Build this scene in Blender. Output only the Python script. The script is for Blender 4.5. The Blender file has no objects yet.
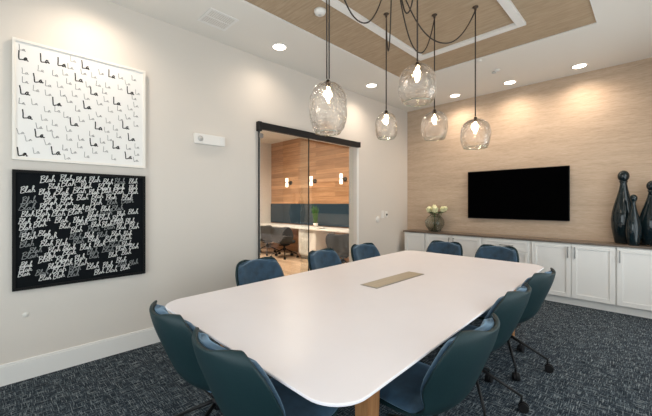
import bpy, bmesh, math, random
from mathutils import Vector, Matrix, noise
random.seed(7)
C = bpy.context.scene.collection
PI = math.pi

# ---------------------------------------------------------------- materials
def new_mat(name):
    m = bpy.data.materials.new(name); m.use_nodes = True
    nt = m.node_tree; b = nt.nodes['Principled BSDF']
    return m, nt, b
def pmat(name, col, rough=0.5, metal=0.0, bump=0.0, scale=60, var=0.0, sheen=0.0, spec=0.5, coat=0.0, emit=None, es=0.0):
    m, nt, b = new_mat(name)
    b.inputs['Base Color'].default_value = (*col, 1)
    b.inputs['Roughness'].default_value = rough
    b.inputs['Metallic'].default_value = metal
    b.inputs['Specular IOR Level'].default_value = spec
    b.inputs['Sheen Weight'].default_value = sheen
    b.inputs['Coat Weight'].default_value = coat
    if emit:
        b.inputs['Emission Color'].default_value = (*emit, 1); b.inputs['Emission Strength'].default_value = es
    tc = nt.nodes.new('ShaderNodeTexCoord')
    n = nt.nodes.new('ShaderNodeTexNoise'); n.inputs['Scale'].default_value = scale; n.inputs['Detail'].default_value = 4
    nt.links.new(tc.outputs['Object'], n.inputs['Vector'])
    if var > 0:
        r = nt.nodes.new('ShaderNodeValToRGB')
        r.color_ramp.elements[0].position = .3; r.color_ramp.elements[1].position = .7
        r.color_ramp.elements[0].color = (*[c*(1-var) for c in col], 1)
        r.color_ramp.elements[1].color = (*[min(1, c*(1+var)) for c in col], 1)
        nt.links.new(n.outputs['Fac'], r.inputs['Fac']); nt.links.new(r.outputs['Color'], b.inputs['Base Color'])
    if bump > 0:
        bp = nt.nodes.new('ShaderNodeBump'); bp.inputs['Strength'].default_value = bump; bp.inputs['Distance'].default_value = .002
        nt.links.new(n.outputs['Fac'], bp.inputs['Height']); nt.links.new(bp.outputs['Normal'], b.inputs['Normal'])
    return m
def streak_mat(name, cols, scale, rough=.7, bump=.3, second=None, planks=None, spec=.3):
    """woven or grained surface: noise stretched along one axis; cols = ramp [(pos,col)...]"""
    m, nt, b = new_mat(name); N = nt.nodes.new; L = nt.links.new
    tc = N('ShaderNodeTexCoord'); mp = N('ShaderNodeMapping'); mp.inputs['Scale'].default_value = scale
    L(tc.outputs['Object'], mp.inputs['Vector'])
    n = N('ShaderNodeTexNoise'); n.inputs['Scale'].default_value = 1; n.inputs['Detail'].default_value = 5; n.inputs['Roughness'].default_value = .65
    L(mp.outputs['Vector'], n.inputs['Vector'])
    fac = n.outputs['Fac']
    if second:
        mp2 = N('ShaderNodeMapping'); mp2.inputs['Scale'].default_value = second; mp2.inputs['Location'].default_value = (3.3, 7.1, 1.7)
        L(tc.outputs['Object'], mp2.inputs['Vector'])
        n2 = N('ShaderNodeTexNoise'); n2.inputs['Scale'].default_value = 1; n2.inputs['Detail'].default_value = 3
        L(mp2.outputs['Vector'], n2.inputs['Vector'])
        mx = N('ShaderNodeMath'); mx.operation = 'ADD'; L(fac, mx.inputs[0]); L(n2.outputs['Fac'], mx.inputs[1])
        ml = N('ShaderNodeMath'); ml.operation = 'MULTIPLY'; ml.inputs[1].default_value = .5; L(mx.outputs[0], ml.inputs[0])
        fac = ml.outputs[0]
    r = N('ShaderNodeValToRGB'); el = r.color_ramp.elements
    while len(el) < len(cols): el.new(.5)
    for e, (p, c) in zip(el, cols): e.position = p; e.color = (*c, 1)
    L(fac, r.inputs['Fac']); col = r.outputs['Color']
    if planks:
        sx, length, row, ax, dark = planks
        mp3 = N('ShaderNodeMapping'); L(tc.outputs['Object'], mp3.inputs['Vector'])
        mp3.inputs['Rotation'].default_value = ax
        bt = N('ShaderNodeTexBrick'); bt.inputs['Scale'].default_value = 1
        bt.inputs['Brick Width'].default_value = length; bt.inputs['Row Height'].default_value = row
        bt.inputs['Mortar Size'].default_value = .003; bt.inputs['Bias'].default_value = 0
        bt.inputs['Color1'].default_value = (1.08, 1.08, 1.08, 1); bt.inputs['Color2'].default_value = (.72, .70, .68, 1)
        bt.inputs['Mortar'].default_value = (dark, dark, dark, 1)
        L(mp3.outputs['Vector'], bt.inputs['Vector'])
        mm = N('ShaderNodeMix'); mm.data_type = 'RGBA'; mm.blend_type = 'MULTIPLY'; mm.inputs['Factor'].default_value = 1
        L(col, mm.inputs['A']); L(bt.outputs['Color'], mm.inputs['B']); col = mm.outputs['Result']
    L(col, b.inputs['Base Color'])
    b.inputs['Roughness'].default_value = rough; b.inputs['Specular IOR Level'].default_value = spec
    if bump:
        bp = N('ShaderNodeBump'); bp.inputs['Strength'].default_value = bump; bp.inputs['Distance'].default_value = .003
        L(fac, bp.inputs['Height']); L(bp.outputs['Normal'], b.inputs['Normal'])
    return m
def thin_glass(name, tint=(1, 1, 1), amount=.12, bump=0, scale=14, rough=.02, edge=.35, glow=1.0):
    m = bpy.data.materials.new(name); m.use_nodes = True; nt = m.node_tree; nt.nodes.clear(); N = nt.nodes.new; L = nt.links.new
    out = N('ShaderNodeOutputMaterial'); tr = N('ShaderNodeBsdfTransparent'); tr.inputs['Color'].default_value = (*tint, 1)
    gl = N('ShaderNodeBsdfGlossy'); gl.inputs['Roughness'].default_value = rough; gl.inputs['Color'].default_value = (glow, glow, glow, 1)
    lw = N('ShaderNodeLayerWeight'); lw.inputs['Blend'].default_value = .25
    mr = N('ShaderNodeMapRange'); mr.inputs['To Min'].default_value = amount; mr.inputs['To Max'].default_value = amount + edge
    mx = N('ShaderNodeMixShader')
    L(lw.outputs['Facing'], mr.inputs['Value']); L(mr.outputs[0], mx.inputs['Fac']); L(tr.outputs[0], mx.inputs[1]); L(gl.outputs[0], mx.inputs[2]); L(mx.outputs[0], out.inputs['Surface'])
    if bump:
        tc = N('ShaderNodeTexCoord'); n = N('ShaderNodeTexNoise'); n.inputs['Scale'].default_value = scale; n.inputs['Detail'].default_value = 1; n.inputs['Distortion'].default_value = 1.2
        bp = N('ShaderNodeBump'); bp.inputs['Strength'].default_value = bump; bp.inputs['Distance'].default_value = .03
        L(tc.outputs['Object'], n.inputs['Vector']); L(n.outputs['Fac'], bp.inputs['Height'])
        L(bp.outputs['Normal'], gl.inputs['Normal']); L(bp.outputs['Normal'], lw.inputs['Normal'])
    return m

M = {}
M['paint'] = pmat('greige wall paint', (.675, .62, .56), .75, bump=.08, scale=220, var=.015)
M['ceil'] = pmat('ceiling paint', (.78, .745, .69), .85, bump=.05, scale=200, var=.01)
M['trim'] = pmat('white trim paint', (.80, .78, .75), .4)
M['cream'] = pmat('white cabinet paint', (.84, .82, .79), .4)
M['office_white'] = pmat('office wall paint', (.74, .70, .66), .7)
M['grass'] = streak_mat('grasscloth wallpaper', [(.30, (.42, .31, .22)), (.5, (.54, .41, .30)), (.68, (.62, .49, .375))], (1.6, 8, 14), .65, .12, second=(14, 30, 160))
M['tray'] = streak_mat('tan tray ceiling paper', [(.30, (.34, .25, .165)), (.5, (.42, .315, .21)), (.70, (.49, .38, .265))], (1.8, 45, 10), .65, .12, second=(9, 60, 10))
M['carpet'] = None
M['officewood'] = streak_mat('warm plank wall', [(.25, (.44, .23, .12)), (.5, (.62, .35, .19)), (.75, (.76, .47, .28))], (1.2, 6, 22), .5, .1, planks=(1, 1.5, .125, (PI/2, 0, 0), .45))
M['officefloor'] = streak_mat('light plank floor', [(.25, (.42, .29, .19)), (.5, (.55, .40, .28)), (.75, (.64, .49, .36))], (2, 20, 5), .45, .05, planks=(1, 1.2, .18, (0, 0, 0), .6))
M['counter'] = streak_mat('brown counter top', [(.25, (.085, .06, .044)), (.5, (.13, .095, .07)), (.75, (.19, .145, .11))], (2, 40, 30), .32, .05, spec=.5)
M['table'] = pmat('white laminate', (.71, .69, .72), .38, var=.01, scale=5, spec=.45)
M['legwood'] = streak_mat('oak leg', [(.25, (.22, .095, .035)), (.5, (.36, .17, .07)), (.75, (.48, .25, .11))], (30, 30, 2.5), .45, .1)
M['black'] = pmat('black metal', (.006, .006, .007), .5, spec=.3)
M['castor'] = pmat('black castor plastic', (.006, .006, .007), .6, spec=.25)
M['shell'] = pmat('teal leather', (.006, .022, .026), .5, bump=.25, scale=160, var=.12, spec=.3)
M['velvet'] = pmat('blue velvet', (.016, .045, .080), .8, bump=.2, scale=16, var=.35, sheen=.75)
M['velvet'].node_tree.nodes['Principled BSDF'].inputs['Sheen Tint'].default_value = (.35, .55, .75, 1)
M['velvet'].node_tree.nodes['Principled BSDF'].inputs['Sheen Roughness'].default_value = .45
M['steel'] = pmat('brushed steel', (.36, .35, .34), .3, metal=1)
M['tray_metal'] = streak_mat('champagne brushed plate', [(.3, (.42, .37, .28)), (.7, (.56, .50, .40))], (80, 2, 2), .4, 0)
M['tray_metal'].node_tree.nodes['Principled BSDF'].inputs['Metallic'].default_value = .7
M['screen'] = pmat('black screen', (.001, .001, .0012), .6, spec=.0)
M['ink'] = pmat('black ink', (.015, .015, .015), .7)
M['greyink'] = pmat('grey ink', (.24, .235, .23), .7)
M['paleink'] = pmat('pale grey ink', (.33, .325, .315), .7)
M['canvas'] = pmat('white canvas', (.80, .785, .76), .8, bump=.15, scale=400)
M['board'] = pmat('black canvas', (.007, .0085, .010), .9, bump=.3, scale=300, var=.3, spec=.05)
M['chalk'] = pmat('white paint marks', (.66, .66, .64), .8)
M['greychalk'] = pmat('grey paint marks', (.22, .23, .23), .8)
M['whiteframe'] = pmat('white frame', (.80, .76, .70), .4)
M['blackframe'] = pmat('black frame', (.007, .007, .007), .6, spec=.15)
M['plastic'] = pmat('white plastic', (.80, .77, .73), .45)
M['greyplastic'] = pmat('grey plastic', (.55, .54, .52), .5)
M['navy'] = streak_mat('navy tackboard', [(.3, (.012, .032, .055)), (.7, (.022, .052, .083))], (200, 200, 200), .8, .1)
M['greyfabric'] = pmat('grey felt', (.03, .031, .033), .8, bump=.2, scale=120, var=.1)
M['bronze'] = pmat('dark bronze', (.06, .04, .028), .4, metal=.8)
M['cord'] = pmat('brown cloth cord', (.035, .024, .018), .7)
M['leaf'] = pmat('green leaf', (.03, .11, .015), .5, var=.3, scale=20)
M['petal'] = pmat('cream petals', (.82, .80, .50), .6, var=.08, scale=20)
M['stem'] = pmat('flower stem', (.06, .13, .03), .5)
M['glass'] = thin_glass('clear sheet glass', (.96, .98, .97), .05, edge=.25)
M['globe'] = thin_glass('dimpled clear glass', (.975, .965, .95), .07, bump=.9, scale=17, edge=.38, rough=.05)
def solid_glass(name, bump, scale, col=(1, .985, .96)):
    m, nt, b = new_mat(name); N = nt.nodes.new; L = nt.links.new
    out = nt.nodes['Material Output']; mx = N('ShaderNodeMixShader'); tr = N('ShaderNodeBsdfTransparent'); mx.inputs['Fac'].default_value = .38
    L(b.outputs[0], mx.inputs[1]); L(tr.outputs[0], mx.inputs[2]); L(mx.outputs[0], out.inputs['Surface'])
    b.inputs['Base Color'].default_value = (*col, 1); b.inputs['Transmission Weight'].default_value = 1; b.inputs['IOR'].default_value = 1.38; b.inputs['Roughness'].default_value = .0
    tc = N('ShaderNodeTexCoord'); n = N('ShaderNodeTexNoise'); n.inputs['Scale'].default_value = scale; n.inputs['Detail'].default_value = 1; n.inputs['Distortion'].default_value = 1.0
    bp = N('ShaderNodeBump'); bp.inputs['Strength'].default_value = bump; bp.inputs['Distance'].default_value = .02
    L(tc.outputs['Object'], n.inputs['Vector']); L(n.outputs['Fac'], bp.inputs['Height']); L(bp.outputs['Normal'], b.inputs['Normal'])
    return m
M['globe'] = solid_glass('dimpled clear glass', .5, 16)
M['bowlglass'] = solid_glass('clear green tinted glass', .25, 9, (.82, .92, .86))
M['vaseglass'] = thin_glass('smoky green glass', (.72, .78, .72), .12, bump=.6, scale=12, edge=.5)
M['lamp'] = pmat('lit lens', (1, .95, .88), .5, emit=(1, .9, .76), es=9)
M['bulb'] = pmat('lit bulb', (1, .9, .75), .5, emit=(1, .76, .48), es=45)
M['sconceglow'] = pmat('lit opal glass', (1, .95, .88), .5, emit=(1, .86, .68), es=3.0)
def carpet():
    m, nt, b = new_mat('woven carpet'); N = nt.nodes.new; L = nt.links.new
    tc = N('ShaderNodeTexCoord'); facs = []
    for sc, loc in (((150, 11, 1), (0, 0, 0)), ((11, 150, 1), (5, 9, 0)), ((120, 120, 1), (2, 2, 0))):
        mp = N('ShaderNodeMapping'); mp.inputs['Scale'].default_value = sc; mp.inputs['Location'].default_value = loc
        L(tc.outputs['Object'], mp.inputs['Vector'])
        n = N('ShaderNodeTexNoise'); n.inputs['Scale'].default_value = 1; n.inputs['Detail'].default_value = 2
        L(mp.outputs['Vector'], n.inputs['Vector']); facs.append(n.outputs['Fac'])
    mx = N('ShaderNodeMath'); mx.operation = 'MAXIMUM'; L(facs[0], mx.inputs[0]); L(facs[1], mx.inputs[1])
    ad = N('ShaderNodeMath'); ad.operation = 'MULTIPLY_ADD'; ad.inputs[1].default_value = .35; L(facs[2], ad.inputs[0]); L(mx.outputs[0], ad.inputs[2])
    r = N('ShaderNodeValToRGB'); el = r.color_ramp.elements
    cols = [(.66, (.012, .016, .022)), (.73, (.030, .042, .057)), (.785, (.075, .098, .115)), (.86, (.22, .24, .245))]
    while len(el) < 4: el.new(.5)
    for e, (p, c) in zip(el, cols): e.position = p; e.color = (*c, 1)
    L(ad.outputs[0], r.inputs['Fac']); L(r.outputs['Color'], b.inputs['Base Color'])
    b.inputs['Roughness'].default_value = .95; b.inputs['Specular IOR Level'].default_value = .1
    bp = N('ShaderNodeBump'); bp.inputs['Strength'].default_value = .5; bp.inputs['Distance'].default_value = .004
    L(ad.outputs[0], bp.inputs['Height']); L(bp.outputs['Normal'], b.inputs['Normal'])
    return m
M['carpet'] = carpet()
def bottle_mat():
    m, nt, b = new_mat('dark speckled glaze'); N = nt.nodes.new; L = nt.links.new
    tc = N('ShaderNodeTexCoord'); v = N('ShaderNodeTexVoronoi'); v.inputs['Scale'].default_value = 55
    L(tc.outputs['Object'], v.inputs['Vector'])
    r = N('ShaderNodeValToRGB'); el = r.color_ramp.elements
    el[0].position = .12; el[0].color = (.30, .32, .27, 1); el[1].position = .2; el[1].color = (.006, .014, .018, 1)
    L(v.outputs['Distance'], r.inputs['Fac'])
    sp = N('ShaderNodeSeparateXYZ'); L(tc.outputs['Generated'], sp.inputs[0])
    n = N('ShaderNodeTexNoise'); n.inputs['Scale'].default_value = 3.5; L(tc.outputs['Object'], n.inputs['Vector'])
    lt = N('ShaderNodeMath'); lt.operation = 'GREATER_THAN'; lt.inputs[1].default_value = .56; L(n.outputs['Fac'], lt.inputs[0])
    mx = N('ShaderNodeMix'); mx.data_type = 'RGBA'; mx.inputs['A'].default_value = (.006, .014, .018, 1)
    L(lt.outputs[0], mx.inputs['Factor']); L(r.outputs['Color'], mx.inputs['B']); L(mx.outputs['Result'], b.inputs['Base Color'])
    b.inputs['Roughness'].default_value = .07
    return m
M['bottle'] = bottle_mat()

# ---------------------------------------------------------------- mesh helpers
class MB:
    def __init__(s): s.bm = bmesh.new()
    def box(s, x0, x1, y0, y1, z0, z1, bev=0, mi=0, seg=2):
        r = bmesh.ops.create_cube(s.bm, size=1); vs = r['verts']
        for v in vs: v.co = Vector(((x0+x1)/2+v.co.x*abs(x1-x0), (y0+y1)/2+v.co.y*abs(y1-y0), (z0+z1)/2+v.co.z*abs(z1-z0)))
        fs = list({f for v in vs for f in v.link_faces})
        for f in fs: f.material_index = mi
        if bev:
            es = list({e for v in vs for e in v.link_edges})
            bmesh.ops.bevel(s.bm, geom=es, offset=bev, segments=seg, profile=.5, affect='EDGES')
        return s
    def tube(s, pts, r, n=8, mi=0, cap=True):
        pts = [Vector(p) for p in pts]; rings = []
        rs = r if isinstance(r, (list, tuple)) else [r]*len(pts)
        up = None
        for i, p in enumerate(pts):
            d = (pts[min(i+1, len(pts)-1)] - pts[max(i-1, 0)]).normalized()
            if up is None:
                up = Vector((0, 0, 1)) if abs(d.z) < .9 else Vector((1, 0, 0))
            a = d.cross(up).normalized(); b = a.cross(d).normalized(); up = b
            rings.append([s.bm.verts.new(p + (a*math.cos(2*PI*k/n) + b*math.sin(2*PI*k/n))*rs[i]) for k in range(n)])
        for i in range(len(rings)-1):
            for k in range(n):
                f = s.bm.faces.new((rings[i][k], rings[i][(k+1) % n], rings[i+1][(k+1) % n], rings[i+1][k])); f.smooth = True; f.material_index = mi
        if cap:
            for rg in (list(reversed(rings[0])), rings[-1]):
                f = s.bm.faces.new(rg); f.material_index = mi
        return s
    def lathe(s, prof, n=32, cx=0, cy=0, cz=0, closed=False, mi=0, disp=None, axis='z'):
        rings = []
        for (r, z) in prof:
            ring = []
            for k in range(n):
                a = 2*PI*k/n
                p = Vector((r*math.cos(a), r*math.sin(a), z))
                if disp: p = disp(p)
                if axis == 'x': p = Vector((p.z, p.x, p.y))
                elif axis == 'y': p = Vector((p.x, p.z, p.y))
                ring.append(s.bm.verts.new(p + Vector((cx, cy, cz))))
            rings.append(ring)
        for i in range(len(rings)-1):
            for k in range(n):
                f = s.bm.faces.new((rings[i][k], rings[i][(k+1) % n], rings[i+1][(k+1) % n], rings[i+1][k])); f.smooth = True; f.material_index = mi
        if closed:
            for rg in (list(reversed(rings[0])), rings[-1]): s.bm.faces.new(rg).material_index = mi
        return s
    def poly(s, pts, z0, z1, bev=0, mi=0):
        lo = [s.bm.verts.new((x, y, z0)) for x, y in pts]; hi = [s.bm.verts.new((x, y, z1)) for x, y in pts]
        n = len(pts)
        s.bm.faces.new(list(reversed(lo))); s.bm.faces.new(hi)
        for i in range(n): s.bm.faces.new((lo[i], lo[(i+1) % n], hi[(i+1) % n], hi[i]))
        return s
    def grid(s, P, smooth=True):
        V = [[s.bm.verts.new(p) for p in row] for row in P]
        for i in range(len(V)-1):
            for j in range(len(V[0])-1):
                f = s.bm.faces.new((V[i][j], V[i][j+1], V[i+1][j+1], V[i+1][j])); f.smooth = smooth
        return V
    def build(s, name, mats, parent=None, loc=(0, 0, 0), rotz=0, smooth=False, subsurf=0, recalc=True):
        if recalc: bmesh.ops.recalc_face_normals(s.bm, faces=s.bm.faces)
        me = bpy.data.meshes.new(name); s.bm.to_mesh(me); s.bm.free()
        for m in (mats if isinstance(mats, list) else [mats]): me.materials.append(m)
        if smooth:
            for p in me.polygons: p.use_smooth = True
        o = bpy.data.objects.new(name, me); C.objects.link(o); o.parent = parent; o.location = loc; o.rotation_euler = (0, 0, rotz)
        if subsurf:
            md = o.modifiers.new('sub', 'SUBSURF'); md.levels = subsurf; md.render_levels = subsurf
        return o
def empty(name, label, cat, loc=(0, 0, 0), rotz=0, group=None):
    o = bpy.data.objects.new(name, None); C.objects.link(o); o.empty_display_size = .1
    o.location = loc; o.rotation_euler = (0, 0, rotz); return tag(o, label, cat, group)
def tag(o, label, cat, group=None):
    o['label'] = label; o['category'] = cat
    if group: o['group'] = group
    return o
def struct(o): o['kind'] = 'structure'; return o
def copy_tree(o, parent=None):
    c = o.copy(); C.objects.link(c); c.parent = parent
    for ch in [k for k in bpy.data.objects if k.parent == o]: copy_tree(ch, c)
    return c
def add_light(kind, name, loc, power, col, parent=None, size=.1, rot=(0, 0, 0), **kw):
    l = bpy.data.lights.new(name, kind); l.energy = power; l.color = col
    if kind == 'AREA': l.shape = kw.get('shape', 'DISK'); l.size = size; l.size_y = kw.get('size_y', size)
    else: l.shadow_soft_size = size
    if kind == 'SPOT': l.spot_size = kw.get('angle', 1.8); l.spot_blend = kw.get('blend', .8)
    o = bpy.data.objects.new(name, l); C.objects.link(o); o.location = loc; o.rotation_euler = rot; o.parent = parent
    return o

# ---------------------------------------------------------------- dimensions
W, D, H = 4.35, 6.08, 3.37          # room width, far wall, ceiling height
NEAR = -1.30
OY0, OY1, OZ = 2.41, 4.42, 2.46     # opening in the left wall
WT = .16                            # wall thickness

# ---------------------------------------------------------------- room shell
struct(MB().box(-WT, W, NEAR, D, -.1, 0).build('floor', M['carpet']))
m = MB()
m.box(-WT, 0, NEAR, OY0, 0, H); m.box(-WT, 0, OY1, D, 0, H); m.box(-WT, 0, OY0, OY1, OZ, H)
struct(m.build('wall_left', M['paint']))
struct(MB().box(-WT, W+.1, D, D+.15, 0, H).build('wall_far', M['grass']))
WY = [(-.7, 1.1), (1.5, 3.3), (3.7, 5.3)]; WZ0, WZ1 = .22, 2.70
m = MB(); ys = NEAR
for a, b in WY: m.box(W, W+.15, ys, a, 0, H); m.box(W, W+.15, a, b, 0, WZ0); m.box(W, W+.15, a, b, WZ1, H); ys = b
m.box(W, W+.15, ys, D, 0, H); struct(m.build('wall_right', M['paint']))
NX0, NX1 = .7, 3.9
m = MB()
m.box(-WT, NX0, NEAR-.15, NEAR, 0, H); m.box(NX1, W+.15, NEAR-.15, NEAR, 0, H); m.box(NX0, NX1, NEAR-.15, NEAR, 0, WZ0); m.box(NX0, NX1, NEAR-.15, NEAR, WZ1, H)
struct(m.build('wall_near', M['paint']))
k = 1
for a, b in WY:
    m = MB()
    for (y0, y1, z0, z1) in ((a, a+.05, WZ0, WZ1), (b-.05, b, WZ0, WZ1), (a, b, WZ0, WZ0+.05), (a, b, WZ1-.05, WZ1), ((a+b)/2-.02, (a+b)/2+.02, WZ0, WZ1)): m.box(W+.03, W+.10, y0, y1, z0, z1)
    o = struct(m.build('window_%d' % k, M['trim'])); MB().box(W+.06, W+.066, a+.02, b-.02, WZ0+.02, WZ1-.02).build('window_pane', M['glass'], o); k += 1
m = MB()
for (x0, x1, z0, z1) in ((NX0, NX0+.05, WZ0, WZ1), (NX1-.05, NX1, WZ0, WZ1), (NX0, NX1, WZ0, WZ0+.05), (NX0, NX1, WZ1-.05, WZ1), (2.18, 2.22, WZ0, WZ1)): m.box(x0, x1, NEAR-.10, NEAR-.03, z0, z1)
o = struct(m.build('window_%d' % k, M['trim'])); MB().box(NX0+.02, NX1-.02, NEAR-.068, NEAR-.062, WZ0+.02, WZ1-.02).build('window_pane', M['glass'], o)
# ceiling with tan recess
RX0, RX1, RY0, RY1, RZ = .90, 3.24, .55, 4.51, H+.012
m = MB()
m.box(-WT, RX0, NEAR, D, H, H+.14); m.box(RX1, W+.15, NEAR, D, H, H+.14); m.box(RX0, RX1, NEAR, RY0, H, H+.14); m.box(RX0, RX1, RY1, D, H, H+.14)
m.box(RX0, RX1, RY0, RY1, RZ, H+.14, mi=1)
struct(m.build('ceiling', [M['ceil'], M['tray']]))
def ring(mb, x0, x1, y0, y1, w, z0, z1, bev=.004):
    mb.box(x0, x0+w, y0, y1, z0, z1, bev); mb.box(x1-w, x1, y0, y1, z0, z1, bev); mb.box(x0+w, x1-w, y0, y0+w, z0, z1, bev); mb.box(x0+w, x1-w, y1-w, y1, z0, z1, bev); return mb
struct(ring(MB(), 1.455, 2.70, 1.09, 3.98, .082, RZ-.03, RZ+.002).build('trim_1', M['trim']))
struct(ring(MB(), RX0-.002, RX1+.002, RY0-.002, RY1+.002, .010, H-.004, RZ).build('trim_2', M['trim']))
# baseboards
def bb(name, mb): struct(mb.build(name, M['trim']))
m = MB(); 
for a, b in ((NEAR, OY0-.02), (OY1+.02, D)): m.box(0, .016, a, b, 0, .15); m.box(0, .011, a, b, .15, .168, .003)
bb('baseboard_left', m)
m = MB(); m.box(W-.016, W, NEAR, D, 0, .15); m.box(W-.011, W, NEAR, D, .15, .168, .003); bb('baseboard_right', m)
m = MB(); m.box(.016, W-.016, NEAR, NEAR+.016, 0, .15); m.box(.016, W-.016, NEAR, NEAR+.011, .15, .168, .003); bb('baseboard_near', m)
# opening lining
m = MB(); m.box(-WT-.01, .012, OY1-.02, OY1+.035, 0, OZ); m.box(-WT-.01, .004, OY0-.012, OY0+.012, 0, OZ); m.box(-WT-.01, .004, OY0, OY1, OZ-.012, OZ+.01)
struct(m.build('trim_3', M['trim']))
# glass doors
d1 = struct(MB().box(.030, .040, OY0-.03, 3.25, .02, OZ-.02, .002).build('door_1', M['glass']))
m = MB(); m.box(.026, .044, OY0-.035, OY0-.020, .02, OZ-.02); m.box(.028, .042, 3.245, 3.255, .02, OZ-.02); m.build('glass_edge_strip', M['black'], d1)
m = MB(); m.box(.018, .052, OY0-.03, OY0+.03, 2.30, 2.36, .004); m.box(.018, .052, OY0-.03, OY0+.03, .06, .12, .004); m.build('patch_fitting', M['steel'], d1)
d2 = struct(MB().box(-.075, -.065, 3.18, OY1-.02, .01, OZ-.015, .002).build('door_2', M['glass']))
m = MB(); m.box(.0, .062, OY0-.045, OY1+.015, OZ-.045, OZ+.045, .006); m.box(.0, .066, OY0-.05, OY0-.0, OZ-.075, OZ+.05, .004); m.box(.0, .066, OY1+.0, OY1+.02, OZ-.045, OZ+.05, .004)
tag(m.build('sliding_door_track', M['black']), 'long black metal header rail above the glass doorway', 'door track')

# ---------------------------------------------------------------- neighbouring office
OX0, OXF, OYN = -5.12, 6.25, .6
struct(MB().box(OX0, -WT, OYN, OXF, -.1, 0).build('floor_office', M['officefloor']))
struct(MB().box(OX0, -WT, OYN, OXF, H, H+.12).build('ceiling_office', M['ceil']))
struct(MB().box(OX0-.12, OX0, OYN, OXF, 0, H).build('wall_office_left', M['office_white']))
struct(MB().box(OX0, -WT, OXF, OXF+.12, 0, H).build('wall_office_far', M['officewood']))
struct(MB().box(OX0, -WT, OYN-.12, OYN, 0, H).build('wall_office_near', M['office_white']))
tag(MB().box(OX0+.005, -WT-.005, OXF-.03, OXF-.002, .83, 1.43, .004).build('tackboard', M['navy']), 'long dark navy pin board behind the office desk', 'pin board')
desk = empty('office_desk', 'long white built-in desk with pedestal cabinet in the next room', 'desk', (0, 0, 0))
MB().box(OX0+.002, -WT-.02, 5.50, OXF-.035, .775, .805, .004).build('desktop', M['cream'], desk)
m = MB().box(-2.93, -2.27, 5.56, OXF-.04, .10, .774, .003); m.build('pedestal', M['cream'], desk)
m = MB().box(-2.91, -2.61, 5.545, 5.56, .12, .76, .003); m.box(-2.595, -2.29, 5.545, 5.56, .12, .76, .003); m.build('pedestal_door', M['cream'], desk)
MB().box(-2.90, -2.30, 5.62, OXF-.04, 0, .10).build('plinth', M['greyplastic'], desk)
MB().box(-.24, -.20, 5.55, OXF-.04, 0, .774).build('end_panel', M['cream'], desk)
pl = empty('potted_plant', 'small spiky green plant in a white pot on the office desk', 'plant', (-2.67, 5.93, .805))
MB().lathe([(.0, 0), (.05, 0), (.065, .11), (.058, .11), (.05, .09), (0, .09)], 20).build('plant_pot', M['plastic'], pl)
m = MB()
for i in range(16):
    a = i*2.4; r = .02+.02*random.random(); h = .38+.2*random.random(); lean = .03+.11*random.random()
    p0 = Vector((r*math.cos(a), r*math.sin(a), .07)); p1 = p0+Vector((lean*.4*math.cos(a), lean*.4*math.sin(a), h*.6)); p2 = p0+Vector((lean*math.cos(a), lean*math.sin(a), h))
    m.tube([p0, p0.lerp(p1, .5), p1, p2], [.012, .018, .016, .002], 5)
m.build('leaves', M['leaf'], pl)
tag(MB().lathe([(0, 0), (.05, 0), (.12, .03), (.115, .035), (.045, .008), (0, .008)], 24, -2.28, 5.75, .805).build('dish', M['plastic']), 'small white dish on the office desk right of the plant', 'dish')
sc = []
for i, (x, lab) in enumerate(((-4.10, 'farthest left of the three lit white glass sconces on the plank wall'), (-3.02, 'middle of the three lit white glass sconces on the plank wall'), (-1.90, 'right one of the three lit white glass sconces, nearest the white jamb'))):
    if i == 0:
        s0 = empty('wall_sconce', lab, 'wall lamp', (x, OXF, 2.06), 0, 'wall sconces on the plank wall')
        MB().lathe([(0, -.04), (.055, -.04), (.06, -.03), (.06, -.001), (0, -.001)], 24, axis='y').build('back_plate', M['black'], s0)
        MB().tube([(0, -.03, 0), (0, -.14, 0)], .012, 8).build('arm', M['black'], s0)
        MB().lathe([(0, -.13), (.034, -.13), (.039, -.12), (.039, .12), (.034, .13), (0, .13)], 20, 0, -.16, 0).build('glass_shade', M['sconceglow'], s0)
        MB().lathe([(.040, -.012), (.044, -.012), (.044, .012), (.040, .012), (.040, -.012)], 20, 0, -.16, 0).build('clamp_ring', M['steel'], s0)
        s = s0
    else:
        s = copy_tree(s0); s.location = (x, OXF, 2.06); s['label'] = lab

# ---------------------------------------------------------------- chairs
PROF = [(0, -.352, .869, .170, .058), (.012, -.351, .866, .200, .064), (.03, -.348, .855, .226, .072), (.07, -.342, .828, .244, .084), (.14, -.330, .780, .264, .100), (.28, -.300, .70, .274, .108), (.40, -.270, .625, .268, .124), (.50, -.240, .55, .252, .105),
        (.60, -.205, .485, .240, .070), (.68, -.155, .435, .232, .050), (.78, -.08, .402, .228, .040), (.90, .07, .388, .224, .034), (.98, .21, .394, .218, .028), (1.0, .24, .400, .21, .04)]
def prof(p):
    for i in range(len(PROF)-1):
        a, b = PROF[i], PROF[i+1]
        if p <= b[0] or i == len(PROF)-2:
            t = max(0, min(1, (p-a[0])/(b[0]-a[0]))); return [a[k]*(1-t)+b[k]*t for k in range(1, 5)]
def surf(p, s):
    y, z, hw, c = prof(p)
    a = prof(max(0, p-.05)); b = prof(min(1, p+.05)); ty, tz = b[0]-a[0], b[1]-a[1]; l = math.hypot(ty, tz)
    ny, nz = -tz/l, ty/l            # inward (towards the sitter)
    k = c*abs(s)**2.1; w = min(1, max(0, (p-.42)/.25)); ny, nz = ny*w+(1-w), nz*w-.12*(1-w)
    return Vector((hw*s*(1-.03*s*s), y+ny*k, z+nz*k))
def snorm(p, s):
    e = .01; a = surf(min(1, p+e), s)-surf(max(0, p-e), s); b = surf(p, min(1, s+e))-surf(p, max(-1, s-e))
    n = b.cross(a); 
    if n.length < 1e-9: return Vector((0, 1, 0))
    n.normalize()
    return n
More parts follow.
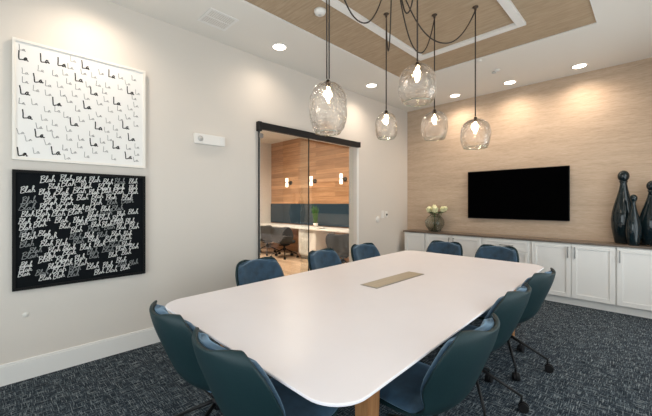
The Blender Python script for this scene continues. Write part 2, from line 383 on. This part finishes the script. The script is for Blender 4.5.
def slab(rows, cols, o0, o1, edge_in=.5, sc=1.0):
    """closed slab following the shell between offsets o0 and o1 (o1 shrinks towards its rim)"""
    A, B = [], []
    for i, p in enumerate(rows):
        ra, rb = [], []
        for j, s in enumerate(cols):
            s2 = s*sc; n = snorm(p, s2); q = surf(p, s2)
            ed = min(i, len(rows)-1-i, j, len(cols)-1-j)
            f = {0: edge_in, 1: .5+.5*edge_in}.get(ed, 1)
            ra.append(q+n*o0); rb.append(q+n*(o0+(o1-o0)*f))
        A.append(ra); B.append(rb)
    m = MB(); VA = m.grid(A); VB = m.grid(B); bm = m.bm
    R, Q = len(rows)-1, len(cols)-1
    for i in range(R):
        for j in (0, Q): bm.faces.new((VA[i][j], VA[i+1][j], VB[i+1][j], VB[i][j])).smooth = True
    for j in range(Q):
        for i in (0, R): bm.faces.new((VA[i][j], VA[i][j+1], VB[i][j+1], VB[i][j])).smooth = True
    return m
if snorm(.3, 0).y < 0:
    _sn = snorm
    def snorm(p, s): return -_sn(p, s)
def make_chair(label, shell, pad, group, cat='chair', name='conference_chair', seg=True):
    t = empty(name, label, cat, (0, 0, 0), 0, group)
    cols = [-1, -.97, -.88, -.7, -.5, -.25, 0, .25, .5, .7, .88, .97, 1]
    rows = [0, .012, .03, .07, .14, .22, .32, .42, .52, .60, .68, .73, .78, .84, .90, .96, 1.0]
    slab(rows, cols, -.026, .0, .55, 1.0).build('seat_shell', shell, t, subsurf=1)
    rb = [.0, .014, .035, .07, .14, .22, .32, .42, .50, .57, .62]
    slab(rb, cols, .0005, .044, .35, .99).build('backrest_cushion', pad, t, subsurf=1)
    # seat cushion
    m = MB(); A = []
    import itertools
    n = 10
    def q(i, j, top):
        u = -1+2*i/n; v = -1+2*j/n
        x = u*math.sqrt(1-v*v*.22)*.240; y = .055+v*math.sqrt(1-u*u*.18)*.225
        rim = max(abs(u), abs(v))
        if top: z = .478-.010*(1-abs(u)**2)*(1-abs(v)**2)-.028*max(0, (rim-.78)/.22)**2
        else: z = .412+.020*max(0, (rim-.7)/.3)
        return Vector((x, y, z))
    VT = m.grid([[q(i, j, 1) for j in range(n+1)] for i in range(n+1)]); VB = m.grid([[q(i, j, 0) for j in range(n+1)] for i in range(n+1)])
    for i in range(n):
        for j in (0, n):
            m.bm.faces.new((VT[i][j], VT[i+1][j], VB[i+1][j], VB[i][j])).smooth = True; m.bm.faces.new((VT[j][i], VT[j][i+1], VB[j][i+1], VB[j][i])).smooth = True
    m.build('seat_cushion', pad, t, subsurf=1)
    MB().box(-.10, .10, -.09, .13, .335, .362, .008).build('mounting_plate', M['black'], t)
    MB().lathe([(0, .24), (.022, .24), (.022, .30), (.028, .30), (.028, .337), (0, .337)], 16).build('gas_column', M['black'], t)
    MB().lathe([(0, .205), (.03, .205), (.038, .22), (.038, .262), (.03, .275), (0, .275)], 20).build('base_hub', M['black'], t)
    for i in range(5):
        a = 2*PI*i/5
        d = Vector((math.cos(a), math.sin(a), 0))
        lg = MB().tube([d*.03+Vector((0, 0, .245)), d*.17+Vector((0, 0, .178)), d*.315+Vector((0, 0, .105))], [.0125, .011, .010], 8).build('leg', M['black'], t)
        c = MB(); px = Vector((-d.y, d.x, 0)); base = d*.315
        c.tube([base+Vector((0, 0, .06)), base+Vector((0, 0, .112))], .008, 8)
        o = base + d*.012
        for sgn in (-1, 1):
            c.tube([o+px*sgn*.006+Vector((0, 0, .031)), o+px*sgn*.024+Vector((0, 0, .031))], .031, 16)
        c.tube([o-px*.008+Vector((0, 0, .035)), o+px*.008+Vector((0, 0, .035))], .034, 12)
        c.build('caster', M['castor'], lg)
    return t
chair0 = make_chair('x', M['shell'], M['velvet'], 'blue conference chairs around the white table')
CH = [  # x, y, facing angle (0 = +Y), label
    (1.11, 1.84, -PI/2-.02, 'blue velvet chair on the wall side of the table, nearest of the three there'),
    (1.11, 2.77, -PI/2+.03, 'blue velvet chair on the wall side of the table, in front of the glass doorway'),
    (1.10, 3.54, -PI/2-.10, 'blue velvet chair on the wall side, farthest one, by the white door jamb'),
    (1.50, 4.37, PI+.03, 'blue velvet chair at the far table end, under the flower vase'),
    (2.19, 4.40, PI-.02, 'blue velvet chair at the far table end, in front of the drawers'),
    (2.765, 1.63, PI/2-.05, 'teal-backed swivel chair on the right table side, nearest one, seat showing beside the corner'),
    (2.705, 2.48, PI/2-.03, 'teal-backed swivel chair on the right table side, middle of three'),
    (2.705, 3.27, PI/2-.12, 'teal-backed swivel chair on the right table side, farthest one, close to the white cabinets'),
    (1.785, .943, .0, 'teal-backed chair at the near table end, the one closer to the wall'),
    (2.35, .945, .05, 'large teal-backed chair in the foreground at the near table end, beside the table corner')]
for i, (x, y, r, lab) in enumerate(CH):
    c = chair0 if i == 0 else copy_tree(chair0)
    c.location = (x, y, 0); c.rotation_euler.z = r; c['label'] = lab
off0 = make_chair('grey office chair at the desk in the next room, farthest left', M['greyfabric'], M['greyfabric'], 'grey chairs at the office desk', name='office_chair')
off0.location = (-4.12, 5.40, 0); off0.rotation_euler.z = .6; off0.scale = (1.12, 1.05, .95)
for x, y, r, lab in ((-3.28, 5.36, .6, 'grey office chair at the desk in the next room, left of the white pedestal'), (-.93, 5.08, .5, 'grey office chair at the desk in the next room, right of the white pedestal')):
    c = copy_tree(off0); c.location = (x, y, 0); c.rotation_euler.z = r; c['label'] = lab

# ---------------------------------------------------------------- conference table
TZ = .75
tb = empty('conference_table', 'long white conference table with rounded corners and wooden legs', 'table', (0, 0, 0))
def rounded(corners, r, n=10, bulge=0):
    pts = []; N = len(corners)
    for i in range(N):
        p0, p, p1 = Vector(corners[i-1]), Vector(corners[i]), Vector(corners[(i+1) % N])
        a = (p0-p).normalized(); b = (p1-p).normalized(); c = p+(a+b)*r
        for k in range(n+1):
            t = k/n*PI/2
            v = -b*math.cos(t)-a*math.sin(t)
            pts.append((c+v*r)[:])
    return pts
corn = [(1.205, .785), (2.925, .785), (2.815, 4.32), (1.070, 4.32)]
m = MB(); P0 = rounded(corn, .16)
def inset(P, d):
    cx, cy = 1.99, 2.55
    return [(x-d*math.copysign(1, x-cx)*min(1, abs(x-cx)/.7), y-d*math.copysign(1, y-cy)*min(1, abs(y-cy)/1.5)) for x, y in P]
bm = m.bm
levels = [(inset(P0, .045), TZ-.034), (inset(P0, .006), TZ-.016), (P0, TZ-.010), (P0, TZ-.003), (inset(P0, .003), TZ)]
rgs = [[bm.verts.new((x, y, z)) for x, y in P] for P, z in levels]; n = len(P0)
for i in range(len(rgs)-1):
    for k in range(n): bm.faces.new((rgs[i][k], rgs[i][(k+1) % n], rgs[i+1][(k+1) % n], rgs[i+1][k]))
bm.faces.new(rgs[-1]); bm.faces.new(list(reversed(rgs[0])))
m.build('tabletop', M['table'], tb)
m = MB(); m.box(1.50, 1.56, 1.15, 3.95, TZ-.085, TZ-.035); m.box(2.42, 2.48, 1.15, 3.95, TZ-.085, TZ-.035); m.box(1.40, 2.62, 1.15, 1.21, TZ-.085, TZ-.035); m.box(1.36, 2.60, 3.89, 3.95, TZ-.085, TZ-.035)
m.build('underframe', M['black'], tb)
for (x, y) in ((1.44, 1.19), (2.66, 1.275), (1.38, 3.92), (2.56, 3.92)):
    m = MB(); bm = m.bm; a, b = .05, .036
    lo = [bm.verts.new((x+sx*b, y+sy*b, 0)) for sx, sy in ((-1, -1), (1, -1), (1, 1), (-1, 1))]; hi = [bm.verts.new((x+sx*a, y+sy*a, TZ-.0345)) for sx, sy in ((-1, -1), (1, -1), (1, 1), (-1, 1))]
    bm.faces.new(list(reversed(lo))); bm.faces.new(hi)
    for k in range(4): bm.faces.new((lo[k], lo[(k+1) % 4], hi[(k+1) % 4], hi[k]))
    bmesh.ops.bevel(bm, geom=list(bm.edges), offset=.006, segments=2, affect='EDGES')
    m.build('leg', M['legwood'], tb)
gt = empty('cable_grommet', 'flush metal power access plate in the middle of the tabletop', 'power box', (1.98, 2.56, TZ), -.01)
MB().box(-.088, .088, -.385, .385, .0005, .004, .001).build('cover_frame', M['steel'], gt)
m = MB(); m.box(-.076, .076, -.373, .373, .003, .0062, .001); m.build('cover_lid', M['tray_metal'], gt)

# ---------------------------------------------------------------- credenza
CY, CZ = 5.73, .875
def front(mb, x0, x1, z0, z1, fr=.058):
    y = CY
    mb.box(x0, x0+fr, y-.02, y, z0, z1, .002); mb.box(x1-fr, x1, y-.02, y, z0, z1, .002)
    mb.box(x0+fr, x1-fr, y-.02, y, z0, z0+fr, .002); mb.box(x0+fr, x1-fr, y-.02, y, z1-fr, z1, .002)
    mb.box(x0+fr-.004, x1-fr+.004, y-.008, y, z0+fr-.004, z1-fr+.004); return mb
def handle(par, x, z, vert=True, L=.16):
    m = MB(); y = CY-.02
    if vert:
        m.box(x-.006, x+.006, y-.036, y-.026, z-L/2, z+L/2, .002)
        for s in (-1, 1): m.box(x-.005, x+.005, y-.028, y, z+s*(L/2-.012)-.005, z+s*(L/2-.012)+.005)
    else:
        m.box(x-L/2, x+L/2, y-.036, y-.026, z-.006, z+.006, .002)
        for s in (-1, 1): m.box(x+s*(L/2-.012)-.005, x+s*(L/2-.012)+.005, y-.028, y, z-.005, z+.005)
    m.build('handle', M['steel'], par)
def cab(x0, x1, label, doors=(), drawers=()):
    t = empty('base_cabinet', label, 'cabinet', ((x0+x1)/2, CY, 0), 0, 'white base cabinets under the brown counter')
    ox = Vector(((x0+x1)/2, CY, 0))
    parts = [MB().box(x0+.001, x1-.001, CY+.001, D-.002, .10, CZ, .001).build('cabinet_body', M['cream'], t), MB().box(x0+.001, x1-.001, CY+.035, D-.002, 0, .0995).build('plinth', M['cream'], t)]
    for a, b, hx in doors:
        d = front(MB(), a, b, .112, CZ-.012).build('door', M['cream'], t); parts.append(d)
        if hx is not None: handle(d, hx, .752)
    for z0, z1 in drawers:
        d = front(MB(), x0+.035, x1-.035, z0, z1, .045).build('drawer', M['cream'], t); parts.append(d)
        handle(d, (x0+x1)/2+.03, (z0+z1)/2, False, .2)
    for p in parts: p.location = -ox
    return t
cab(.144, .60, 'narrow white panelled cabinet at the corner end of the counter', [(.165, .585, None)])
cab(.60, 1.62, 'white two-door cabinet behind the far end chairs, under the flower vase', [(.612, 1.112, 1.075), (1.118, 1.608, 1.155)])
cab(1.62, 2.345, 'white drawer cabinet under the television', (), [(.695, .863), (.40, .685), (.112, .39)])
cab(2.345, 3.315, 'white two-door cabinet with paired steel handles, right of the drawers', [(2.357, 2.840, 2.805), (2.846, 3.310, 2.885)])
cab(3.315, 4.33, 'white cabinet at the right edge, under the dark bottle vases', [(3.325, 3.80, 3.355), (3.806, 4.32, 4.28)])
tag(MB().box(.13, W-.02, CY-.035, D-.001, CZ+.001, .905, .003).build('countertop', M['counter']), 'long brown counter top along the tan wall', 'counter')
tv = empty('television', 'large black flat television on the tan wall', 'television', (2.03, D, 1.594))
MB().box(-.75, .75, -.065, -.03, -.418, .418, .004).build('television_case', M['black'], tv)
MB().box(-.742, .742, -.0665, -.064, -.408, .410).build('screen', M['screen'], tv)
MB().box(-.25, .25, -.031, -.0005, -.2, .2).build('wall_bracket', M['black'], tv)

# bottle vases
def bottle(x, y, h, r, rb, label, mid=.32):
    t = empty('bottle_vase', label, 'vase', (x, y, .905), 0, 'dark bottle vases on the counter')
    hb = h-rb*2.5
    pr = [(0, 0), (r*.62, 0), (r*.70, .01*h), (r*.86, .12*h), (r*.97, .22*h), (r, .32*h), (r*.94, .42*h), (r*.76, .53*h), (r*.54, .64*h), (r*.36, .74*h), (r*.27, .82*h), (r*.30, hb-.01), (r*.36, hb+.012)]
    MB().lathe(pr+[(0, hb+.012)], 40).build('vase_body', M['bottle'], t)
    pb = [(max(.001, rb*math.sin(a)), hb+rb*1.25-rb*1.25*math.cos(a)) for a in [PI*k/14 for k in range(15)]]
    MB().lathe(pb, 28).build('ball_stopper', M['bottle'], t)
bottle(3.378, 5.955, .985, .130, .062, 'tallest dark glazed bottle vase with ball stopper, left of the group')
bottle(3.482, 5.765, .655, .078, .038, 'smallest dark bottle vase, standing in front of the tallest one')
bottle(3.652, 5.93, .835, .132, .056, 'medium dark bottle vase with ball stopper at the right edge of the picture')
# flower vase
fv = empty('flower_vase', 'round glass bubble vase of cream roses on the counter near the corner', 'vase', (.70, 5.90, .905))
R = .178
pv = [(.0, 0), (.07, 0), (.11, .008)]+[(R*math.sin(a), .165-R*math.cos(a)*.93) for a in [PI*(.24+.60*k/14) for k in range(15)]]+[(.088, .330)]
pin = [(max(0, r-.006), z+(.006 if z < .02 else 0)) for r, z in reversed(pv)]
MB().lathe(pv+pin, 36).build('glass_bowl', M['bowlglass'], fv)
fl = empty('flower_bouquet', 'bunch of cream roses with green leaves standing in the bubble vase', 'flowers', (.70, 5.90, .92))
for i, (dx, dy, z, s) in enumerate(((-.09, -.05, .385, .056), (-.01, .0, .43, .05), (.04, -.07, .385, .06), (-.05, .07, .40, .05), (.16, .0, .40, .05), (.22, -.02, .42, .042))):
    m = MB()
    m.lathe([(max(.001, s*.85*math.sin(a)), s*1.1-s*1.1*math.cos(a)) for a in [PI*k/10 for k in range(10)]], 14, dx, dy, z-.04, disp=lambda p, i=i: p*(1+.16*noise.noise(p*60+Vector((i*3.1, 0, 0)))))
    for k in range(7):
        a = k*2.4; c = Vector((dx, dy, z)); d = Vector((math.cos(a), math.sin(a), 0)); e = Vector((-d.y, d.x, 0))
        P = [[c+d*s*(.55+.5*v)*(1-.1*abs(u))+e*s*.6*u+Vector((0, 0, -.03+s*1.4*v-(.012 if v == 1 else 0)*abs(u)*2)) for u in (-1, -.5, 0, .5, 1)] for v in (0, .35, .7, 1)]
        m.grid(P)
    m.build('rose', M['petal'], fl, smooth=True, recalc=False)
    MB().tube([(-dx*.35, -dy*.35, .0), (dx*.25, dy*.25, .15), (dx*.8, dy*.8, z-.03)], .004, 6).build('stem', M['stem'], fl)
m = MB()
for k in range(16):
    a = k*2.4; L = .07+.03*random.random(); c = Vector((.10*math.cos(a)*(.5+.6*random.random())+.02, .08*math.sin(a), .30+.05*random.random())); d = Vector((math.cos(a), math.sin(a), .25)).normalized(); e = Vector((-d.y, d.x, 0)).normalized()
    m.grid([[c+d*L*v+e*.028*math.sin(PI*max(.03, min(.97, v)))*u+Vector((0, 0, .01*abs(u))) for u in (-1, 0, 1)] for v in (0, .25, .5, .75, 1)])
m.build('leaves', M['leaf'], fl, recalc=False)

# ---------------------------------------------------------------- pictures on the left wall
GL = {'B': [[(.06, .0), (.10, .5), (.09, 1.0)], [(.0, .86), (.3, 1.0), (.42, .80), (.14, .54), (.48, .38), (.36, .06), (.02, .03)]],
      'l': [[(.46, .12), (.66, .72), (.66, .98), (.57, .85), (.55, .2), (.66, .04), (.76, .12)]],
      'a': [[(1.02, .36), (.88, .42), (.76, .2), (.86, .04), (1.0, .3), (1.01, .08), (1.12, .08)]],
      'h': [[(1.10, .06), (1.28, .75), (1.29, 1.0), (1.2, .86), (1.18, .02)], [(1.18, .2), (1.31, .42), (1.40, .3), (1.40, .06), (1.54, .12)]],
      'L': [[(.05, 1.0), (.10, .5), (.15, .03), (.30, .03), (.58, .10)]],
      'q': [[(.80, .30), (.66, .33), (.54, .14), (.62, .02), (.78, .24), (.80, .04), (.93, .06)]]}
def smooth_pts(P, n=4):
    out = []
    for i in range(len(P)-1):
        p0, p1, p2, p3 = P[max(0, i-1)], P[i], P[i+1], P[min(len(P)-1, i+2)]
        for k in range(n):
            t = k/n
            out.append(tuple(.5*((2*p1[c])+(-p0[c]+p2[c])*t+(2*p0[c]-5*p1[c]+4*p2[c]-p3[c])*t*t+(-p0[c]+3*p1[c]-3*p2[c]+p3[c])*t**3) for c in (0, 1)))
    out.append(P[-1]); return out
def word(mb, text, y, z, size, w, rot=0, asp=1.0, depth=0.0, slant=0.0):
    cr, sr = math.cos(rot), math.sin(rot)
    for ch in text:
        for st in GL[ch]:
            st = [(a+random.uniform(-.03, .03), b+random.uniform(-.03, .03)) for a, b in st]
            pts = [Vector(((a+slant*b)*size*asp*cr-b*size*sr, a*size*asp*sr+b*size*cr)) for a, b in smooth_pts(st)]
            L, Rr = [], []
            for i, p in enumerate(pts):
                d = (pts[min(i+1, len(pts)-1)]-pts[max(i-1, 0)]); d.normalize(); nn = Vector((-d.y, d.x))*w*.5
                L.append(mb.bm.verts.new((depth, y+p.x+nn.x, z+p.y+nn.y))); Rr.append(mb.bm.verts.new((depth, y+p.x-nn.x, z+p.y-nn.y)))
            for i in range(len(pts)-1):
                f = mb.bm.faces.new((L[i], Rr[i], Rr[i+1], L[i+1]))
                f.normal_update()
                if f.normal.x < 0: f.normal_flip()
def wall_yz(px, py):
    u = (px-326)/326; t = 3.65/(.7071*(1-u)); return .7071*(1+u)*t, 1.45+(203-py)/326*t
def picture(name, label, z0, z1, fm, cm):
    t = empty(name, label, 'picture', (0, .553, (z0+z1)/2)); hh = (z1-z0)/2; hw = .485; f = .022
    m = MB(); m.box(.001, .040, -hw, -hw+f, -hh, hh, .002); m.box(.001, .040, hw-f, hw, -hh, hh, .002); m.box(.001, .040, -hw+f, hw-f, -hh, -hh+f, .002); m.box(.001, .040, -hw+f, hw-f, hh-f, hh, .002)
    m.build('picture_frame', fm, t); MB().box(.002, .030, -hw+f-.001, hw-f+.001, -hh+f-.001, hh-f+.001).build('canvas', cm, t)
    return t
pw = picture('framed_picture', 'white framed picture covered with small handwritten La words, upper of the two', 1.80, 2.78, M['whiteframe'], M['canvas'])
off = (.553, 2.29)
bold = [(22.7, 57.4), (44.3, 60), (61, 63.4), (38, 80), (24.4, 92), (56.5, 103), (78, 79), (84.6, 66.4), (110.6, 75), (93.3, 92.4), (86.4, 106), (115.8, 102), (129.3, 91.5), (26.7, 115.3), (39, 134.3), (73.4, 123), (22, 152.5), (55.6, 151.6), (97.6, 126.6), (124.4, 125.8), (130.5, 138), (93, 143), (115, 145.6), (127.6, 156)]
mb_, mg, mp_ = MB(), MB(), MB(); used = []
for px, py in bold:
    y, z = wall_yz(px, py); y -= off[0]; z -= off[1]; used.append((y, z))
    word(mb_, 'Lq', y-.032, z-.03, .070, .0088, random.uniform(-.12, .05), 1.0, .0306)
tries = 0
while len(used) < 105 and tries < 6000:
    tries += 1
    y, z = random.uniform(-.43, .42), random.uniform(-.44, .43)
    if min(math.hypot(y-a, (z-b)*1.1) for a, b in used) < .066: continue
    used.append((y, z)); word(mg if random.random() < .45 else mp_, 'Lq', y-.025, z-.02, .048, .0046, random.uniform(-.15, .15), 1.0, .0306)
mb_.build('bold_lettering', M['ink'], pw, recalc=False); mg.build('grey_lettering', M['greyink'], pw, recalc=False); mp_.build('pale_lettering', M['paleink'], pw, recalc=False)
pb_ = picture('framed_picture', 'black framed picture covered with white handwritten Blah words, lower of the two', .74, 1.72, M['blackframe'], M['board'])
m1, m2 = MB(), MB()
rows = 18
for r in range(rows):
    z = .40-r*.0495; y = -.455+random.uniform(0, .03)
    while y < .35:
        if random.random() < .12: y += random.uniform(.05, .12); continue
        s = random.uniform(.046, .060); zz = z+random.uniform(-.012, .012)
        asp = random.uniform(1.0, 1.2)
        if y+s*1.55*asp > .46: break
        word(m2 if random.random() < .17 else m1, 'Blah', y, zz, s, .0044, random.uniform(-.02, .16), asp, .0306+.0002*(r % 3), .22)
        y += s*1.6*asp+random.uniform(.0, .035)
m1.build('white_lettering', M['chalk'], pb_, recalc=False); m2.build('grey_lettering', M['greychalk'], pb_, recalc=False)

# ---------------------------------------------------------------- wall and ceiling fittings
t = empty('alarm_unit', 'white oblong alarm unit on the wall left of the glass doorway', 'wall device', (0, 1.72, 2.18))
MB().box(.0005, .045, -.185, .185, -.058, .058, .008).build('housing', M['plastic'], t)
MB().lathe([(0, 0), (.03, 0), (.032, .004), (0, .006)], 20, .045, -.12, 0, axis='x').build('sounder_grille', M['greyplastic'], t)
MB().box(.044, .050, .115, .165, -.042, .042, .004).build('strobe_lens', M['sconceglow'] if False else M['trim'], t)
t = empty('thermostat', 'small white wall plate with a dark round knob near the corner', 'thermostat', (0, 5.30, 1.23))
MB().box(.0005, .014, -.04, .04, -.062, .062, .003).build('plate', M['plastic'], t); MB().lathe([(0, 0), (.02, 0), (.019, .012), (0, .014)], 20, .013, 0, -.004, axis='x').build('knob', M['black'], t)
MB().box(.0005, .008, -.16, -.075, -.07, .075, .002).build('backing_plate', M['greyplastic'] if False else M['plastic'], t)
t = empty('light_switch', 'round white control on the wall right of the doorway, lower left of the thermostat', 'switch', (0, 5.02, 1.145))
MB().lathe([(0, 0), (.055, 0), (.054, .01), (.045, .014), (0, .015)], 28, .0005, 0, 0, axis='x').build('plate', M['plastic'], t); MB().box(.012, .018, -.012, .012, -.025, .025, .002).build('rocker', M['trim'], t)
tag(MB().lathe([(0, 0), (.022, 0), (.021, .004), (0, .005)], 20, .0005, .15, .53, axis='x').build('cover_plate', M['ceil']), 'tiny round blank cap on the wall below the black picture', 'wall cap')
t = empty('air_vent', 'square white ceiling vent by the left wall', 'vent', (.435, 1.615, H))
ring(MB(), -.155, .155, -.155, .155, .03, -.008, -.0005, .002).build('vent_frame', M['trim'], t)
m = MB()
for k in range(12): y = -.118+k*.0215; m.box(-.125, .125, y, y+.013, -.007, -.001)
m.build('louvre', M['plastic'], t); MB().box(-.007, .007, -.125, .125, -.0085, -.001).build('centre_bar', M['trim'], t)
def ceil_round(name, label, cat, x, y, z, r, h, m2='plastic'):
    t = empty(name, label, cat, (x, y, z))
    MB().lathe([(0, -.0005), (r, -.0005), (r, -h*.35), (r*.82, -h*.8), (r*.6, -h), (0, -h)], 28).build('housing', M['plastic'], t)
    MB().lathe([(0, 0), (r*.28, 0), (r*.25, -.006), (0, -.007)], 16, 0, 0, -h).build('sensor', M[m2], t)
ceil_round('smoke_detector', 'white round smoke detector on the tan ceiling panel', 'smoke detector', 1.295, 2.27, RZ, .06, .045, 'greyplastic')
t = empty('ceiling_sensor', 'small white sensor on the ceiling between two downlights near the far wall', 'sensor', (2.07, 5.07, H))
MB().lathe([(0, -.0005), (.04, -.0005), (.038, -.02), (0, -.022)], 24).build('base', M['plastic'], t); MB().box(-.07, -.02, -.018, .018, -.04, -.012, .005).build('sensor_head', M['greyplastic'], t)
t = empty('sprinkler_head', 'small white sprinkler cap on the ceiling rim behind a pendant cord', 'sprinkler', (2.0, 4.57, H))
MB().lathe([(0, -.0005), (.04, -.0005), (.038, -.012), (0, -.014)], 24).build('escutcheon', M['plastic'], t)

# recessed downlights
dl0 = None
def downlight(x, y, label, watts, z=H):
    global dl0
    if dl0 is None:
        dl0 = empty('recessed_downlight', label, 'ceiling light', (x, y, z), 0, 'recessed ceiling downlights')
        MB().lathe([(.082, -.0005), (.098, -.0005), (.098, -.005), (.082, -.007), (.078, -.0045), (.078, -.0005)], 36).build('trim_ring', M['plastic'], dl0)
        MB().lathe([(0, -.0008), (.079, -.0008), (.079, -.0035), (0, -.0035)], 32).build('lens', M['lamp'], dl0)
        d = dl0
    else:
        d = copy_tree(dl0); d.location = (x, y, z); d['label'] = label
    l = add_light('SPOT', 'downlight_lamp', (0, 0, -.03), watts*.45, (1, .83, .67), d, .06, angle=2.75, blend=1.0)
    return d
dlist = [(.41, 2.43, 'ceiling downlight above the left wall, between vent and doorway', 48), (.41, 4.29, 'ceiling downlight above the left wall, beyond the doorway, left of the globes', 45),
         (1.16, 5.75, 'ceiling downlight by the tan wall, leftmost of its row of three', 60), (2.05, 5.74, 'ceiling downlight by the tan wall, middle of its row of three', 60), (2.93, 5.74, 'ceiling downlight by the tan wall, rightmost of its row of three', 60),
         (.41, .57, 'ceiling downlight above the two framed pictures, glow on the wall below', 42), (3.80, .57, 'ceiling downlight over the window side, nearest the camera', 50), (3.80, 2.43, 'ceiling downlight over the window side, in the middle', 50), (3.80, 4.29, 'ceiling downlight over the window side, toward the tan wall', 50)]
for a in dlist: downlight(*a)
def office_fill_light(x, y, lab):  # unseen downlights, added to brighten the neighbouring office
    d = downlight(x, y, lab, 950)
office_fill_light(-1.6, 4.3, 'added unseen office fill downlight nearer the doorway'); office_fill_light(-3.4, 4.3, 'added unseen office fill downlight farther from the doorway')

# ---------------------------------------------------------------- swag pendants
CAN = Vector((2.04, 2.44, RZ))
tag(MB().lathe([(0, -.0005), (.11, -.0005), (.11, -.022), (.10, -.03), (0, -.03)], 40, *CAN).build('ceiling_canopy', M['bronze']), 'round dark bronze canopy feeding the swagged pendant cords', 'ceiling canopy')
def pendant(x, y, ztop, zbot, wid, sag, label, seed, shape, double=False):
    t = empty('pendant_lamp', label, 'pendant lamp', (x, y, RZ), 0, 'clear glass globe pendants hung on swagged cords')
    hh = ztop-zbot; R = wid/2; c0 = ztop-RZ
    ex, fb = {'tall': (2.6, .66), 'round': (2.25, .72), 'squat': (2.5, .78)}[shape]
    prf = []
    a = -PI/2+.10
    while True:                              # superellipse half profile, cut flat where it narrows to the bottom opening
        rr = R*max(.0, math.cos(a))**(2/ex); zz = -math.copysign(abs(math.sin(a))**(2/ex), math.sin(a))
        if a > 0 and rr < R*fb: break
        prf.append((max(.016, rr), zz)); a += .10
    z0_ = prf[-1][1]-.02; prf.append((R*fb, z0_)); prf = [(q, (z-1)/(1-z0_)*hh) for q, z in prf]
    def dsp(p):
        v = Vector((p.x*9, p.y*9, p.z*9))+Vector((seed*5.3, seed, 0)); f = noise.noise(v)*.045+noise.noise(v*2.4)*.045
        if shape == 'tall': f += .035*math.sin(p.z*150)*(1 if p.z-c0*0 < -hh*.62 else .15)
        rr = math.hypot(p.x, p.y)
        return Vector((p.x*(1+f), p.y*(1+f), p.z)) if rr > .04 else p
    sh = MB().lathe(prf, 48, 0, 0, c0, disp=dsp).build('glass_shade', M['globe'], t); so = sh.modifiers.new('wall', 'SOLIDIFY'); so.thickness = .006; so.offset = -1; sb = sh.modifiers.new('sub', 'SUBSURF'); sb.levels = 1; sb.render_levels = 1
    MB().lathe([(R*fb-.006, -hh-.004), (R*fb+.002, -hh-.004), (R*fb+.003, -hh+.003), (R*fb-.006, -hh+.003), (R*fb-.006, -hh-.004)], 40, 0, 0, c0).build('shade_rim', M['vaseglass'], sh)
    MB().lathe([(0, .022), (.010, .022), (.016, .012), (.020, 0), (.020, -.005), (.014, -.010), (.014, -.050), (0, -.050)], 20, 0, 0, c0).build('lamp_socket', M['bronze'], t)
    MB().lathe([(0.001, -.050), (.010, -.055), (.011, -.068), (.018, -.085), (.021, -.10), (.017, -.116), (.001, -.124)], 20, 0, 0, c0).build('bulb', M['bulb'], t)
    m = MB()
    if double: m.tube([(-.006, -.006, c0+.03), (-.006, -.006, -.03)], .0052, 6); m.tube([(.006, .006, c0+.03), (.006, .006, -.03)], .0052, 6)
    else: m.tube([(0, 0, c0+.03), (0, 0, -.03)], .006, 6)
    m.build('drop_cord', M['cord'], t)
    MB().lathe([(0, -.0005), (.028, -.0005), (.028, -.006), (.012, -.014), (.010, -.036), (0, -.04)], 20).build('ceiling_hook', M['bronze'], t)
    A = CAN-Vector((x, y, RZ)); A = A+(-A).normalized()*.09+Vector((0, 0, -.025)); B = Vector((0, 0, -.035)); pts = []
    for k in range(29):
        s = k/28; p = A.lerp(B, s); s2 = s
        p.z -= sag*(1-abs(2*s-1)**2.2); pts.append(p)
    MB().tube(pts, .0058, 6).build('swag_cord', M['cord'], t)
pendant(2.00, 1.67, 2.315, 1.955, .27, .47, 'tall oval clear glass pendant hanging lowest at the left, nearest the doorway', 1, 'tall', True)
pendant(1.73, 2.79, 2.375, 2.11, .23, .43, 'smallest clear glass globe pendant, in front of the left wall corner', 2, 'round')
pendant(2.34, 2.33, 2.54, 2.245, .30, .34, 'largest round clear glass pendant, hanging highest under the trim corner', 3, 'round')
pendant(2.07, 3.156, 2.39, 2.11, .265, .45, 'clear glass globe pendant directly below the largest one, right of it', 4, 'squat')
pendant(2.42, 3.31, 2.275, 1.995, .275, .40, 'squat clear glass pendant farthest right, above the left end of the television', 5, 'squat')

# ---------------------------------------------------------------- daylight
w = bpy.data.worlds.new('world'); bpy.context.scene.world = w; w.use_nodes = True
bg = w.node_tree.nodes['Background']; bg.inputs[0].default_value = (.88, .94, 1.0, 1); bg.inputs[1].default_value = 3.8
def portal(loc, rot, sx, sy):
    l = bpy.data.lights.new('window_portal', 'AREA'); l.shape = 'RECTANGLE'; l.size = sx; l.size_y = sy; l.cycles.is_portal = True
    o = bpy.data.objects.new('window_portal', l); C.objects.link(o); o.location = loc; o.rotation_euler = rot
for a, b in WY: portal((W+.14, (a+b)/2, (WZ0+WZ1)/2), (0, PI/2, 0), WZ1-WZ0, b-a)
portal(((NX0+NX1)/2, NEAR-.14, (WZ0+WZ1)/2), (PI/2, 0, 0), NX1-NX0, WZ1-WZ0)

# ---------------------------------------------------------------- camera, view
cd = bpy.data.cameras.new('camera'); cam = bpy.data.objects.new('camera', cd); C.objects.link(cam)
cam.location = (3.65, 0, 1.45); cam.rotation_euler = (PI/2, 0, PI/4); cd.sensor_width = 36; cd.lens = 18; cd.shift_y = -5/652; cd.clip_start = .05
S = bpy.context.scene; S.camera = cam
S.view_settings.view_transform = 'Standard'; S.view_settings.look = 'None'; S.view_settings.gamma = 1; S.view_settings.exposure = 0
S.cycles.use_denoising = True; S.cycles.max_bounces = 20; S.cycles.transmission_bounces = 20; S.cycles.transparent_max_bounces = 24; S.cycles.sample_clamp_indirect = 6; S.cycles.caustics_reflective = False; S.cycles.caustics_refractive = False
